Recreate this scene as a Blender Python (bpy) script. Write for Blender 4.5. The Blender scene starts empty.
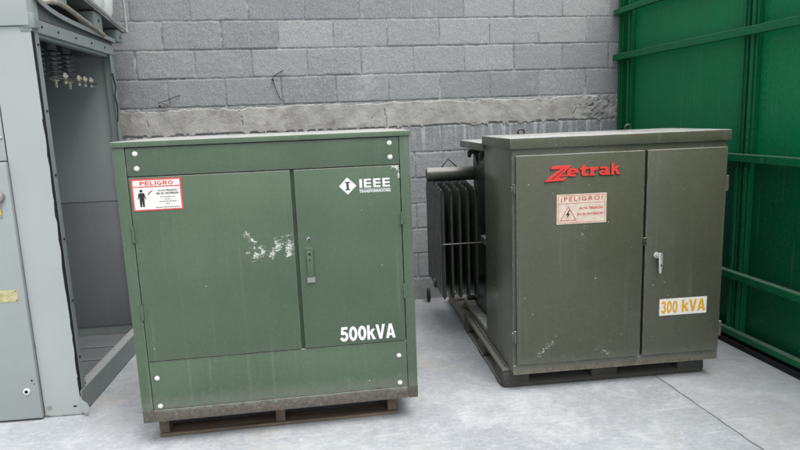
import bpy, bmesh, math, random
import numpy as np
from mathutils import Vector, Matrix
random.seed(7)
rng = np.random.default_rng(11)
S = bpy.context.scene
COL = S.collection
R = math.radians

# ------------------------------------------------------------------ helpers
def lin(r, g, b):
    f = lambda c: (c/255/12.92) if c/255 <= .04045 else ((c/255+.055)/1.055)**2.4
    return (f(r), f(g), f(b), 1)

class MB:
    """collects shapes into one bmesh"""
    def __init__(self): self.bm = bmesh.new()
    def add(self, verts, faces):
        vs = [self.bm.verts.new(v) for v in verts]
        for f in faces:
            try: self.bm.faces.new([vs[i] for i in f])
            except ValueError: pass
        return vs
    def box(self, x0, x1, y0, y1, z0, z1, bev=0, seg=1):
        b = bmesh.new()
        bmesh.ops.create_cube(b, size=1)
        for v in b.verts:
            v.co = Vector(((x0+x1)/2+v.co.x*(x1-x0), (y0+y1)/2+v.co.y*(y1-y0), (z0+z1)/2+v.co.z*(z1-z0)))
        if bev:
            bmesh.ops.bevel(b, geom=b.edges[:], offset=bev, segments=seg, profile=.5, affect='EDGES')
        self.merge(b)
        return self
    def merge(self, b, M=None):
        if M is not None: bmesh.ops.transform(b, matrix=M, verts=b.verts[:])
        me = bpy.data.meshes.new('tmp'); b.to_mesh(me); b.free()
        self.bm.from_mesh(me); bpy.data.meshes.remove(me)
    def prism(self, pts, y0, y1, bev=0):
        """pts: (x,z) outline, extruded along y"""
        b = bmesh.new()
        n = len(pts)
        A = [b.verts.new((p[0], y0, p[1])) for p in pts]
        B = [b.verts.new((p[0], y1, p[1])) for p in pts]
        b.faces.new(A); b.faces.new(B[::-1])
        for i in range(n): b.faces.new([A[i], B[i], B[(i+1) % n], A[(i+1) % n]])
        bmesh.ops.recalc_face_normals(b, faces=b.faces[:])
        if bev: bmesh.ops.bevel(b, geom=b.edges[:], offset=bev, segments=1, affect='EDGES')
        self.merge(b); return self
    def cyl(self, p0, p1, r0, r1=None, n=16, bev=0):
        p0 = Vector(p0); p1 = Vector(p1); r1 = r0 if r1 is None else r1
        d = p1-p0; b = bmesh.new()
        bmesh.ops.create_cone(b, cap_ends=True, segments=n, radius1=r0, radius2=r1, depth=d.length)
        if bev:
            es = [e for e in b.edges if abs(e.verts[0].co.z-e.verts[1].co.z) < 1e-6]
            bmesh.ops.bevel(b, geom=es, offset=bev, segments=2, affect='EDGES')
        M = Matrix.Translation((p0+p1)/2) @ d.to_track_quat('Z', 'Y').to_matrix().to_4x4()
        self.merge(b, M); return self
    def tube(self, pts, r, n=8, closed=False):
        pts = [Vector(p) for p in pts]; N = len(pts); rings = []
        prev = None
        for i, p in enumerate(pts):
            if closed: t = pts[(i+1) % N]-pts[i-1]
            else: t = pts[min(i+1, N-1)]-pts[max(i-1, 0)]
            t.normalize()
            a = prev if prev is not None else (Vector((0, 0, 1)) if abs(t.z) < .9 else Vector((1, 0, 0)))
            a = (a-t*a.dot(t)).normalized(); prev = a
            c = t.cross(a)
            rings.append([self.bm.verts.new(p+a*r*math.cos(2*math.pi*k/n)+c*r*math.sin(2*math.pi*k/n)) for k in range(n)])
        for i in range(N if closed else N-1):
            A = rings[i]; B = rings[(i+1) % N]
            for k in range(n): self.bm.faces.new([A[k], A[(k+1) % n], B[(k+1) % n], B[k]])
        if not closed:
            self.bm.faces.new(rings[0][::-1]); self.bm.faces.new(rings[-1])
        return self
    def lathe(self, prof, origin, axis='z', n=20):
        o = Vector(origin); rings = []
        for (r, h) in prof:
            ring = []
            for k in range(n):
                a = 2*math.pi*k/n; c, s = r*math.cos(a), r*math.sin(a)
                v = {'z': (c, s, h), 'y': (c, h, s), 'x': (h, c, s)}[axis]
                ring.append(self.bm.verts.new(o+Vector(v)))
            rings.append(ring)
        for A, B in zip(rings, rings[1:]):
            for k in range(n): self.bm.faces.new([A[k], A[(k+1) % n], B[(k+1) % n], B[k]])
        self.bm.faces.new(rings[0][::-1]); self.bm.faces.new(rings[-1])
        bmesh.ops.recalc_face_normals(self.bm, faces=self.bm.faces[:])
        return self
    def obj(self, name, mat, parent=None, smooth=False, label=None):
        me = bpy.data.meshes.new(name); self.bm.normal_update(); self.bm.to_mesh(me); self.bm.free()
        if smooth:
            me.polygons.foreach_set('use_smooth', [True]*len(me.polygons))
            try: me.set_sharp_from_angle(angle=R(35))
            except Exception: pass
        return link(name, me, mat, parent, label)

def link(name, me, mat, parent=None, label=None):
    o = bpy.data.objects.new(name, me); COL.objects.link(o)
    if mat: me.materials.append(mat)
    if parent: o.parent = parent
    if label: o['label'] = label
    return o

def thing(name, label, cat, loc=(0, 0, 0), rz=0, group=None):
    o = bpy.data.objects.new(name, None); COL.objects.link(o)
    o.location = loc; o.rotation_euler = (0, 0, rz); o.empty_display_size = .1
    return tag(o, label, cat, group)
def tag(o, label, cat, group=None):
    o['label'] = label; o['category'] = cat
    if group: o['group'] = group
    return o
def B(name, x0, x1, y0, y1, z0, z1, mat, parent, bev=.003, seg=2, label=None):
    return MB().box(x0, x1, y0, y1, z0, z1, bev, seg).obj(name, mat, parent, True, label)

def text(body, u0, u1, z0, z1, y, mat, parent, name='lettering', bold=.0, ext=.0008, shear=0, gap=1.0):
    """lettering standing on the plane y, facing -y, fitted to a rectangle"""
    cu = bpy.data.curves.new(name, 'FONT'); cu.body = body; cu.size = 1; cu.offset = bold; cu.shear = shear
    cu.space_character = gap
    cu.resolution_u = 3
    t = bpy.data.objects.new('tmp_text', cu); COL.objects.link(t)
    dg = bpy.context.evaluated_depsgraph_get()
    me = bpy.data.meshes.new_from_object(t.evaluated_get(dg))
    bpy.data.objects.remove(t); bpy.data.curves.remove(cu)
    n = len(me.vertices); co = np.zeros(n*3); me.vertices.foreach_get('co', co); co = co.reshape(-1, 3)
    mn = co.min(0); mx = co.max(0)
    co[:, 0] = u0+(co[:, 0]-mn[0])/(mx[0]-mn[0])*(u1-u0)
    zz = z0+(co[:, 1]-mn[1])/(mx[1]-mn[1])*(z1-z0)
    co[:, 1] = y; co[:, 2] = zz
    me.vertices.foreach_set('co', co.ravel())
    b = bmesh.new(); b.from_mesh(me)
    for v in b.verts: v.co.y = y-ext
    bmesh.ops.dissolve_limit(b, angle_limit=.01, verts=b.verts[:], edges=b.edges[:])
    r = bmesh.ops.extrude_face_region(b, geom=b.faces[:])
    for v in [g for g in r['geom'] if isinstance(g, bmesh.types.BMVert)]: v.co.y = y+.0002
    bmesh.ops.recalc_face_normals(b, faces=b.faces[:])
    b.to_mesh(me); b.free(); me.name = name
    me.polygons.foreach_set('use_smooth', [False]*len(me.polygons))
    me.materials.clear()
    return link(name, me, mat, parent)

def arc(cx, cy, rx, ry, a0, a1, n=18):
    return [(cx+rx*math.cos(R(a0+(a1-a0)*i/n)), cy+ry*math.sin(R(a0+(a1-a0)*i/n))) for i in range(n+1)]
def stroke(path, t, closed=False):
    """outline quads of a thick polyline"""
    n = len(path); L_, R_ = [], []
    for i, p in enumerate(path):
        if closed: a, c = path[i-1], path[(i+1) % n]
        else: a, c = path[max(i-1, 0)], path[min(i+1, n-1)]
        d1 = Vector((p[0]-a[0], p[1]-a[1])); d2 = Vector((c[0]-p[0], c[1]-p[1]))
        if d1.length < 1e-9: d1 = d2
        if d2.length < 1e-9: d2 = d1
        d1.normalize(); d2.normalize(); m = (d1+d2).normalized(); nn = Vector((-m.y, m.x))
        k = t/2/max(.5, nn.dot(Vector((-d1.y, d1.x))))
        L_.append((p[0]+nn.x*k, p[1]+nn.y*k)); R_.append((p[0]-nn.x*k, p[1]-nn.y*k))
    return L_, R_, closed
GLYPH = {}
def _glyphs():
    t = .19; h = t/2
    S_ = lambda path, closed=False, tt=t: ('s', path, tt, closed)
    P_ = lambda pts: ('p', pts)
    el = lambda cx, cy, rx, ry: arc(cx, cy, rx, ry, 0, 345, 23)
    GLYPH['0'] = (.62, [S_(el(.31, .5, .215, .41), True)])
    GLYPH['5'] = (.62, [P_([(.12, 1), (.57, 1), (.57, .83), (.27, .83), (.235, .60), (.06, .48)]), S_(arc(.30, .34, .215, .245, 140, -165, 24))])
    GLYPH['3'] = (.62, [S_(arc(.30, .725, .19, .18, 165, -88)), S_(arc(.30, .315, .215, .225, 92, -165))])
    GLYPH['k'] = (.62, [P_([(.02, 0), (.21, 0), (.21, 1), (.02, 1)]), P_([(.212, .30), (.36, .44), (.62, .73), (.39, .73), (.212, .52)]), P_([(.27, .37), (.41, 0), (.65, 0), (.38, .52)])])
    GLYPH['V'] = (.70, [P_([(0, 1), (.21, 1), (.36, .27), (.35, 0), (.25, 0)]), P_([(.70, 1), (.49, 1), (.35, .27), (.352, 0), (.45, 0)])])
    GLYPH['A'] = (.72, [P_([(0, 0), (.21, 0), (.361, .74), (.36, 1), (.25, 1)]), P_([(.72, 0), (.51, 0), (.362, .74), (.362, 1), (.47, 1)]), P_([(.20, .19), (.52, .19), (.49, .35), (.23, .35)])])
    GLYPH['I'] = (.23, [P_([(0, 0), (.23, 0), (.23, 1), (0, 1)])])
    GLYPH['E'] = (.66, [P_([(0, 0), (.2, 0), (.2, 1), (0, 1)])]+[P_([(.2, z), (.64, z), (.64, z+.19), (.2, z+.19)]) for z in (0, .405, .81)])
    GLYPH['L'] = (.60, [P_([(0, 0), (.2, 0), (.2, 1), (0, 1)]), P_([(.2, 0), (.58, 0), (.58, .19), (.2, .19)])])
    bowl = [(.2, .905), (.38, .905)]+arc(.42, .70, .16, .205, 90, -90)+[(.38, .495), (.2, .495)]
    GLYPH['P'] = (.66, [P_([(0, 0), (.2, 0), (.2, 1), (0, 1)]), S_(bowl)])
    GLYPH['R'] = (.70, [P_([(0, 0), (.2, 0), (.2, 1), (0, 1)]), S_(bowl), P_([(.30, .45), (.47, 0), (.70, 0), (.50, .45)])])
    GLYPH['O'] = (.76, [S_(el(.38, .5, .285, .41), True)])
    GLYPH['G'] = (.76, [S_(arc(.38, .5, .285, .41, 45, 325, 26)), P_([(.52, 0.04), (.73, .04), (.73, .50), (.52, .50)]), P_([(.40, .36), (.52, .36), (.52, .50), (.40, .50)])])
    # broad lower case for raised letters
    GLYPH['e'] = (.84, [S_(arc(.41, .36, .30, .26, 0, 305, 24), False, .2), P_([(.20, .29), (.815, .29), (.80, .42), (.20, .42)])])
    GLYPH['t'] = (.62, [P_([(.13, .12), (.38, .12), (.38, .93), (.13, .84)]), P_([(0, .56), (.60, .56), (.60, .73), (0, .73)]), P_([(.14, .12), (.22, .0), (.60, .0), (.60, .17), (.38, .17)])])
    GLYPH['r'] = (.62, [P_([(.0, .0), (.42, .0), (.42, .13), (.0, .13)]), P_([(.08, .1), (.32, .1), (.32, .72), (.0, .72), (.0, .59), (.08, .59)]), P_([(.31, .40), (.60, .50), (.60, .72), (.45, .74), (.31, .62)])])
    GLYPH['a'] = (.82, [P_([(.46, .0), (.80, .0), (.80, .14), (.70, .14), (.70, .55), (.56, .73), (.12, .73), (.06, .55), (.30, .55), (.46, .56)]), S_(arc(.32, .215, .20, .13, 0, 345, 20), True, .15)])
_glyphs()
def heavy(body, u0, u1, z0, z1, y, mat, parent, ext=.0008, gap=.1, name='lettering', squeeze={}):
    """bold lettering drawn from strokes; one mesh for the word"""
    b = MB(); x = 0; items = []
    for ch in body:
        if ch == ' ': x += .45; continue
        w, parts = GLYPH[ch]; items.append((x, ch)); x += w+gap
    W_ = x-gap; top = 1.0
    if body == 'etrak': top = 1.0
    k = 0
    def T_(p, x): return (u0+(p[0]+x)/W_*(u1-u0), z0+p[1]/top*(z1-z0))
    for (x, ch) in items:
        for it in GLYPH[ch][1]:
            k += 1; yy = y-ext-.00004*(k % 5)
            if it[0] == 'p':
                b.prism([T_(p, x) for p in it[1]], yy, y+.0002)
            else:
                Lp, Rp, cl = stroke(it[1], it[2], it[3])
                n = len(Lp); m = n if cl else n-1
                vs = []
                for p, q in zip(Lp, Rp):
                    a, c = T_(p, x), T_(q, x)
                    vs += [(a[0], yy, a[1]), (c[0], yy, c[1]), (c[0], y+.0002, c[1]), (a[0], y+.0002, a[1])]
                fs = [(4*i+j, 4*i+(j+1) % 4, 4*((i+1) % n)+(j+1) % 4, 4*((i+1) % n)+j) for i in range(m) for j in range(4)]
                if not cl: fs += [(0, 3, 2, 1), (4*n-4, 4*n-3, 4*n-2, 4*n-1)]
                c_ = MB(); c_.add(vs, fs); bmesh.ops.recalc_face_normals(c_.bm, faces=c_.bm.faces[:]); b.merge(c_.bm)
    return b.obj(name, mat, parent)

# ------------------------------------------------------------------ numpy value noise
_T = rng.random((512, 512))
def vnoise(x, y, s, seed=0):
    x = x/s+seed*17.3+1000; y = y/s+seed*9.7+1000
    xi = np.floor(x).astype(int); yi = np.floor(y).astype(int)
    fx = x-xi; fy = y-yi; fx = fx*fx*(3-2*fx); fy = fy*fy*(3-2*fy)
    g = lambda a, b: _T[a % 512, b % 512]
    return (g(xi, yi)*(1-fx)+g(xi+1, yi)*fx)*(1-fy)+(g(xi, yi+1)*(1-fx)+g(xi+1, yi+1)*fx)*fy
def fbm(x, y, s, seed=0, o=3):
    t = 0; a = .5
    for k in range(o): t = t+a*vnoise(x, y, s/2**k, seed+k); a *= .5
    return t/(1-.5**o)

# ------------------------------------------------------------------ material helpers
class NT:
    def __init__(self, name):
        self.m = bpy.data.materials.new(name); self.m.use_nodes = True
        self.t = self.m.node_tree; self.N = self.t.nodes; self.L = self.t.links
        self.p = self.N['Principled BSDF']
        self.co = self.N.new('ShaderNodeTexCoord').outputs['Object']
    def n(self, typ, **kw):
        nd = self.N.new(typ)
        for k, v in kw.items():
            if k.startswith('_'): setattr(nd, k[1:], v)
        return nd
    def lk(self, a, b): self.L.new(a, b)
    def mapping(self, scale=(1, 1, 1), loc=(0, 0, 0), rot=(0, 0, 0)):
        m = self.n('ShaderNodeMapping'); self.lk(self.co, m.inputs[0])
        m.inputs['Scale'].default_value = scale; m.inputs['Location'].default_value = loc
        m.inputs['Rotation'].default_value = rot
        return m.outputs[0]
    def noise(self, scale, detail=4, rough=.55, vec=None, dist=0):
        x = self.n('ShaderNodeTexNoise'); self.lk(vec or self.co, x.inputs['Vector'])
        x.inputs['Scale'].default_value = scale; x.inputs['Detail'].default_value = detail
        x.inputs['Roughness'].default_value = rough; x.inputs['Distortion'].default_value = dist
        return x.outputs['Fac']
    def ramp(self, v, a, b, lo=0., hi=1., smooth=False):
        m = self.n('ShaderNodeMapRange'); self.lk(v, m.inputs['Value'])
        if smooth: m.interpolation_type = 'SMOOTHSTEP'
        m.inputs['From Min'].default_value = a; m.inputs['From Max'].default_value = b
        m.inputs['To Min'].default_value = lo; m.inputs['To Max'].default_value = hi
        return m.outputs['Result']
    def math(self, op, a, b=None, clamp=False):
        m = self.n('ShaderNodeMath'); m.operation = op; m.use_clamp = clamp
        for i, v in enumerate((a, b)):
            if v is None: continue
            if isinstance(v, (int, float)): m.inputs[i].default_value = v
            else: self.lk(v, m.inputs[i])
        return m.outputs[0]
    def mix(self, f, a, b, mode='MIX'):
        m = self.n('ShaderNodeMix'); m.data_type = 'RGBA'; m.blend_type = mode; m.clamp_factor = True
        for i, v in ((0, f), (6, a), (7, b)):
            if isinstance(v, (int, float)): m.inputs[i].default_value = v if i == 0 else (v, v, v, 1)
            elif isinstance(v, tuple): m.inputs[i].default_value = v
            else: self.lk(v, m.inputs[i])
        return m.outputs[2]
    def xyz(self, v=None):
        s = self.n('ShaderNodeSeparateXYZ'); self.lk(v or self.co, s.inputs[0]); return s.outputs
    def bump(self, h, strength=.3, dist=.002, prev=None):
        b = self.n('ShaderNodeBump'); b.inputs['Strength'].default_value = strength
        b.inputs['Distance'].default_value = dist; self.lk(h, b.inputs['Height'])
        if prev: self.lk(prev, b.inputs['Normal'])
        return b.outputs[0]
    def done(self, col, rough, nrm=None, metal=0., spec=.5):
        for k, v in (('Base Color', col), ('Roughness', rough), ('Metallic', metal), ('Specular IOR Level', spec)):
            if isinstance(v, (int, float, tuple)): self.p.inputs[k].default_value = v
            else: self.lk(v, self.p.inputs[k])
        if nrm: self.lk(nrm, self.p.inputs['Normal'])
        return self.m
    def boxmask(self, x0, x1, z0, z1, soft=.015):
        s = self.xyz()
        a = self.ramp(s[0], x0-soft, x0+soft); b = self.ramp(s[0], x1+soft, x1-soft)
        c = self.ramp(s[2], z0-soft, z0+soft); d = self.ramp(s[2], z1+soft, z1-soft)
        return self.math('MULTIPLY', self.math('MULTIPLY', a, b), self.math('MULTIPLY', c, d))

def paint(name, col, rough=.42, chips=.0, drip=.15, grime=None, grime_col=lin(92, 84, 76), dust=.6, scuffs=(), var=.18, fade=None, orange=.12, spec=.5, wear=0):
    t = NT(name)
    c = t.mix(t.ramp(t.noise(2.2, 3), .3, .7), tuple(v*(1-var) for v in col[:3])+(1,), tuple(min(1, v*(1+var)) for v in col[:3])+(1,))
    if fade: # patches bleached by sun
        c = t.mix(t.math('MULTIPLY', t.ramp(t.noise(1.3, 2, vec=t.mapping((1, 1, 1), (3, 1, 5))), .45, .75), .55), c, fade)
    fine = t.noise(60, 3)
    c = t.mix(t.ramp(fine, .45, .75, 0, .03), c, (.55, .56, .52, 1))
    # drip marks
    dr = t.noise(1, 3, vec=t.mapping((38, 38, 1.1)))
    c = t.mix(t.ramp(dr, .60, .74, 0, drip), c, (.45, .47, .43, 1))
    dr2 = t.noise(1, 2, vec=t.mapping((22, 22, .8), (4, 2, 1)))
    c = t.mix(t.ramp(dr2, .60, .8, 0, drip*1.2), c, tuple(v*.45 for v in col[:3])+(1,))
    rough_v = t.ramp(t.noise(7, 4), .3, .7, rough-.05, rough+.07)
    if chips:
        s = t.xyz()
        ch = t.n('ShaderNodeTexVoronoi'); t.lk(t.co, ch.inputs['Vector']); ch.inputs['Scale'].default_value = 48
        wob = t.noise(160, 2)
        small = t.math('LESS_THAN', t.math('ADD', ch.outputs['Distance'], t.ramp(wob, .3, .7, -.12, .12)), .10)
        low_ = t.math('ADD', t.ramp(s[2], .9, .15, .5, 2.2), t.ramp(t.noise(2.3, 2), .45, .65, -.5, 1.0))
        sel = t.math('LESS_THAN', t.xyz(ch.outputs['Color'])[0], t.math('MULTIPLY', low_, chips))
        c = t.mix(t.math('MULTIPLY', t.math('MULTIPLY', small, sel), .75), c, (.52, .53, .48, 1))
    if scuffs:
        torn = t.ramp(t.noise(62, 6, .8, vec=t.mapping((.8, 1, 1.2), rot=(0, .5, 0)), dist=1.0), .36, .66)
        sc_ = t.xyz(); tot = None
        for (xa, za, xb, zb, w, th) in scuffs:
            dx, dz = xb-xa, zb-za; L2 = dx*dx+dz*dz
            px = t.math('SUBTRACT', sc_[0], xa); pz = t.math('SUBTRACT', sc_[2], za)
            k = t.math('MULTIPLY', t.math('ADD', t.math('MULTIPLY', px, dx), t.math('MULTIPLY', pz, dz)), 1/L2, True)
            qx = t.math('SUBTRACT', px, t.math('MULTIPLY', k, dx)); qz = t.math('SUBTRACT', pz, t.math('MULTIPLY', k, dz))
            d = t.math('SQRT', t.math('ADD', t.math('MULTIPLY', qx, qx), t.math('MULTIPLY', qz, qz)))
            m = t.math('MULTIPLY', t.ramp(d, w*2.8, w*.3), .62)
            m = t.ramp(t.math('ADD', m, torn), 1.06+th*.8, 1.16+th*.8, 0, .8)
            tot = m if tot is None else t.math('MAXIMUM', tot, m)
        c = t.mix(tot, c, (.66, .68, .64, 1))
    if grime is not None:
        s = t.xyz()
        nz = t.math('ADD', t.math('MULTIPLY', t.noise(13, 6, .75), -.11), s[2])
        nz = t.math('ADD', nz, t.math('MULTIPLY', t.noise(60, 4, .7), -.05))
        g = t.ramp(nz, grime-.070, grime-.088, 0, .92)
        gc = t.mix(t.ramp(t.noise(45, 5, .7), .35, .65), grime_col, tuple(v*.45 for v in grime_col[:3])+(1,))
        gc = t.mix(t.ramp(t.noise(90, 4, .7), .6, .68, 0, .6), gc, (.42, .40, .36, 1))
        gc = t.mix(t.ramp(t.noise(17, 4, .7), .6, .7, 0, .6), gc, col)
        soft = t.ramp(nz, grime-.0, grime-.08, 0, .30)
        c = t.mix(soft, c, (.30, .29, .26, 1))
        c = t.mix(g, c, gc)
        r = t.n('ShaderNodeMix'); t.lk(g, r.inputs[0]); t.lk(rough_v, r.inputs[2]); r.inputs[3].default_value = .9
        rough_v = r.outputs[0]
    if dust:
        g = t.n('ShaderNodeNewGeometry'); up = t.xyz(g.outputs['Normal'])[2]
        d = t.math('MULTIPLY', t.ramp(up, .55, .95, 0, dust), t.ramp(t.noise(14, 4), .25, .6, .55, 1))
        c = t.mix(d, c, (.58, .57, .54, 1))
    if wear:
        bv = t.n('ShaderNodeBevel'); bv.samples = 4; bv.inputs['Radius'].default_value = .005
        gg = t.n('ShaderNodeNewGeometry'); dp = t.n('ShaderNodeVectorMath'); dp.operation = 'DOT_PRODUCT'
        t.lk(bv.outputs[0], dp.inputs[0]); t.lk(gg.outputs['Normal'], dp.inputs[1])
        e = t.ramp(dp.outputs['Value'], .985, .90, 0, 1)
        e = t.math('MULTIPLY', e, t.ramp(t.noise(24, 5, .7), .46, .62, .12, wear))
        c = t.mix(e, c, (.50, .51, .46, 1))
    nr = t.bump(t.noise(300, 2), orange*.25, .0004)
    nr = t.bump(t.noise(2.6, 2), .22, .012, nr)   # slightly dented sheet metal
    return t.done(c, rough_v, nr, spec=spec)

def plain(name, col, rough=.5, metal=0., var=.15, sc=20, bump=.15, bd=.001, dust=0):
    t = NT(name)
    c = t.mix(t.ramp(t.noise(sc, 4, .6), .3, .7), tuple(v*(1-var) for v in col[:3])+(1,), tuple(min(1, v*(1+var)) for v in col[:3])+(1,))
    if dust:
        g = t.n('ShaderNodeNewGeometry'); up = t.xyz(g.outputs['Normal'])[2]
        c = t.mix(t.ramp(up, .4, .9, 0, dust), c, (.45, .44, .41, 1))
    return t.done(c, t.ramp(t.noise(sc*1.7, 3), .3, .7, max(.05, rough-.08), rough+.08), t.bump(t.noise(sc*6, 3), bump, bd), metal)

M = {}
M['green'] = paint('weathered_green_paint', lin(76, 95, 75), .29, chips=.012, drip=.08, wear=.5, var=.12, grime=.176, fade=lin(90, 106, 82), grime_col=lin(104, 97, 88),
                   scuffs=((.528, .968, .560, .930, .009, .0), (.560, .930, .592, .882, .008, .05), (.556, .868, .590, .880, .013, -.06), (.520, .880, .545, .885, .006, .15), (.628, .866, .662, .912, .014, -.02), (.662, .912, .700, .921, .006, .05), (.650, .945, .720, .955, .005, .15), (.706, .868, .712, .915, .012, -.1), (.535, .905, .60, .912, .008, .22), (.64, .93, .70, .94, .010, .22), (1.192, 1.240, 1.214, 1.232, .006, -.1), (1.212, 1.238, 1.220, 1.195, .006, -.1)))
M['green_lid'] = paint('green_lid_paint', lin(84, 104, 82), .34, wear=.5, drip=.1, dust=.8)
M['green_dark'] = plain('green_shadow_gap_paint', lin(58, 76, 58), .6)
M['green_hw'] = plain('green_hardware_paint', lin(78, 98, 78), .4, sc=60)
M['olive'] = paint('olive_grey_paint', lin(80, 83, 67), .30, wear=.8, chips=.05, drip=.07, grime=.125, grime_col=lin(120, 116, 98), dust=.85, var=.08,
                   scuffs=((.13, .20, .20, .27, .02, .22), (.36, 1.0, .37, .8, .02, .3), (.45, .22, .55, .17, .012, .2)))
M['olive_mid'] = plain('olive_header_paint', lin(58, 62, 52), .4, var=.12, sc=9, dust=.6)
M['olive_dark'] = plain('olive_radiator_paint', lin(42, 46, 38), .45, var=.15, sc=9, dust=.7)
M['olive_gap'] = plain('olive_gap_paint', lin(20, 21, 18), .7)
M['grey'] = paint('light_grey_cabinet_paint', lin(166, 173, 170), .36, chips=.0, drip=.05, grime=.0, dust=.4, var=.04)
M['grey_low'] = paint('light_grey_door_paint', lin(150, 157, 156), .40, chips=.0, drip=.05, dust=.4, var=.04)
M['grey_frame'] = paint('grey_frame_paint', lin(130, 140, 137), .45, chips=.03, drip=.1, dust=.45, var=.1)
M['grey_in'] = paint('grey_inner_paint', lin(154, 160, 160), .40, drip=.06, dust=.3, var=.06)
M['grey_in_shaded'] = paint('shaded_grey_inner_paint', lin(116, 121, 122), .42, drip=.06, dust=.3, var=.06)  # inner grey with the shade low in the cabinet put into the colour
M['pan'] = paint('dusty_floor_pan_paint', lin(84, 89, 94), .6, drip=.0, dust=.15, var=.2)
M['grey_roof'] = paint('grey_roof_underside_paint', lin(92, 96, 96), .55, drip=.1, dust=.4, var=.1)
M['fence'] = paint('gloss_green_fence_paint', lin(7, 118, 72), .34, chips=.015, drip=.07, dust=.35, var=.07, spec=.22)
M['fence_shaded'] = paint('shaded_green_fence_paint', lin(4, 84, 54), .38, chips=.02, drip=.1, dust=.3, var=.06, spec=.22)  # fence green darkened: shade on the lower sheets is put into the colour
M['fence_rail'] = paint('fence_rail_paint', lin(10, 98, 60), .38, chips=.05, drip=.05, dust=.30, var=.1, spec=.22)
M['white'] = plain('white_plastic', lin(225, 228, 225), .4, var=.05, sc=8)
M['white_bolt'] = plain('white_bolt_paint', lin(226, 230, 222), .4, var=.06, sc=90)
M['sign_white'] = plain('sign_white_vinyl', lin(232, 230, 222), .35, var=.05, sc=30)
M['sign_faded'] = plain('sign_faded_vinyl', lin(214, 200, 182), .4, var=.14, sc=35)
M['red'] = plain('red_sign_print', lin(205, 84, 84), .45, var=.08, sc=60)
M['red_faded'] = plain('faded_red_print', lin(198, 92, 84), .5, var=.12, sc=60)
M['red_3d'] = plain('red_acrylic_letters', lin(222, 62, 54), .4, var=.05, sc=30)
M['black'] = plain('black_print', lin(34, 32, 30), .5, sc=40)
M['grey_print'] = plain('grey_print', lin(110, 104, 100), .5, sc=40)
M['white_print'] = plain('white_print', lin(236, 238, 236), .45, var=.04, sc=60)
M['yellow_print'] = plain('yellow_print', lin(226, 168, 30), .45, var=.12, sc=90)
M['yellow'] = plain('yellow_tag', lin(235, 205, 20), .5, sc=60)
M['chrome'] = plain('worn_chrome', lin(228, 229, 228), .28, .75, sc=50, bump=.05)
M['brass'] = plain('brass_nameplate', lin(188, 182, 136), .45, .25, var=.25, sc=45)
M['copper'] = plain('tarnished_brass_terminal', lin(226, 214, 198), .4, .35, sc=80)
M['zinc'] = plain('zinc_bolt', lin(160, 160, 156), .35, .7, sc=80)
M['porcelain'] = plain('dark_porcelain', lin(122, 128, 130), .2, var=.15, sc=14, bump=.02)
M['rubber'] = plain('black_rubber', lin(30, 30, 31), .7, sc=30)
M['hole'] = plain('dark_hole', lin(22, 24, 24), .8, sc=30)
M['plastic_pallet'] = plain('black_recycled_plastic', lin(66, 66, 58), .6, var=.25, sc=12, bump=.4, dust=.5)
M['wire'] = plain('black_wire', lin(26, 25, 25), .6, sc=60)
M['cage'] = plain('galvanised_tube', lin(168, 172, 170), .42, .55, sc=25)
M['tan'] = plain('weathered_beam', lin(138, 134, 122), .8, var=.25, sc=25, bump=.4)

# clear tank plastic, milky
def milky():
    t = NT('milky_white_polyethylene')
    c = t.mix(t.ramp(t.noise(3, 3), .3, .7), lin(214, 218, 214), lin(236, 238, 235))
    m = t.done(c, .38, t.bump(t.noise(5, 2), .3, .02)); t.p.inputs['Subsurface Weight'].default_value = .15
    t.p.inputs['Subsurface Radius'].default_value = (.03, .03, .03)
    return m
M['milky'] = milky()

def wood(name, c1, c2, along=0):
    t = NT(name)
    sc = [26, 26, 26]; sc[along] = 1.6
    g = t.noise(1, 6, .65, vec=t.mapping(tuple(sc)), dist=.6)
    sc2 = [140, 140, 140]; sc2[along] = 5
    g2 = t.noise(1, 3, .6, vec=t.mapping(tuple(sc2)))
    c = t.mix(t.ramp(g, .35, .65), c1, c2)
    c = t.mix(t.ramp(g2, .55, .75, 0, .5), c, tuple(v*.35 for v in c1[:3])+(1,))
    c = t.mix(t.ramp(t.noise(5, 3), .5, .75, 0, .6), c, lin(110, 108, 102))
    return t.done(c, .85, t.bump(g2, .5, .002, t.bump(g, .4, .003)))
M['wood'] = wood('weathered_pallet_wood', lin(84, 74, 62), lin(128, 114, 96), 0)
M['wood_y'] = wood('weathered_pallet_wood_lengthwise', lin(80, 68, 56), lin(120, 104, 86), 1)

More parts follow.
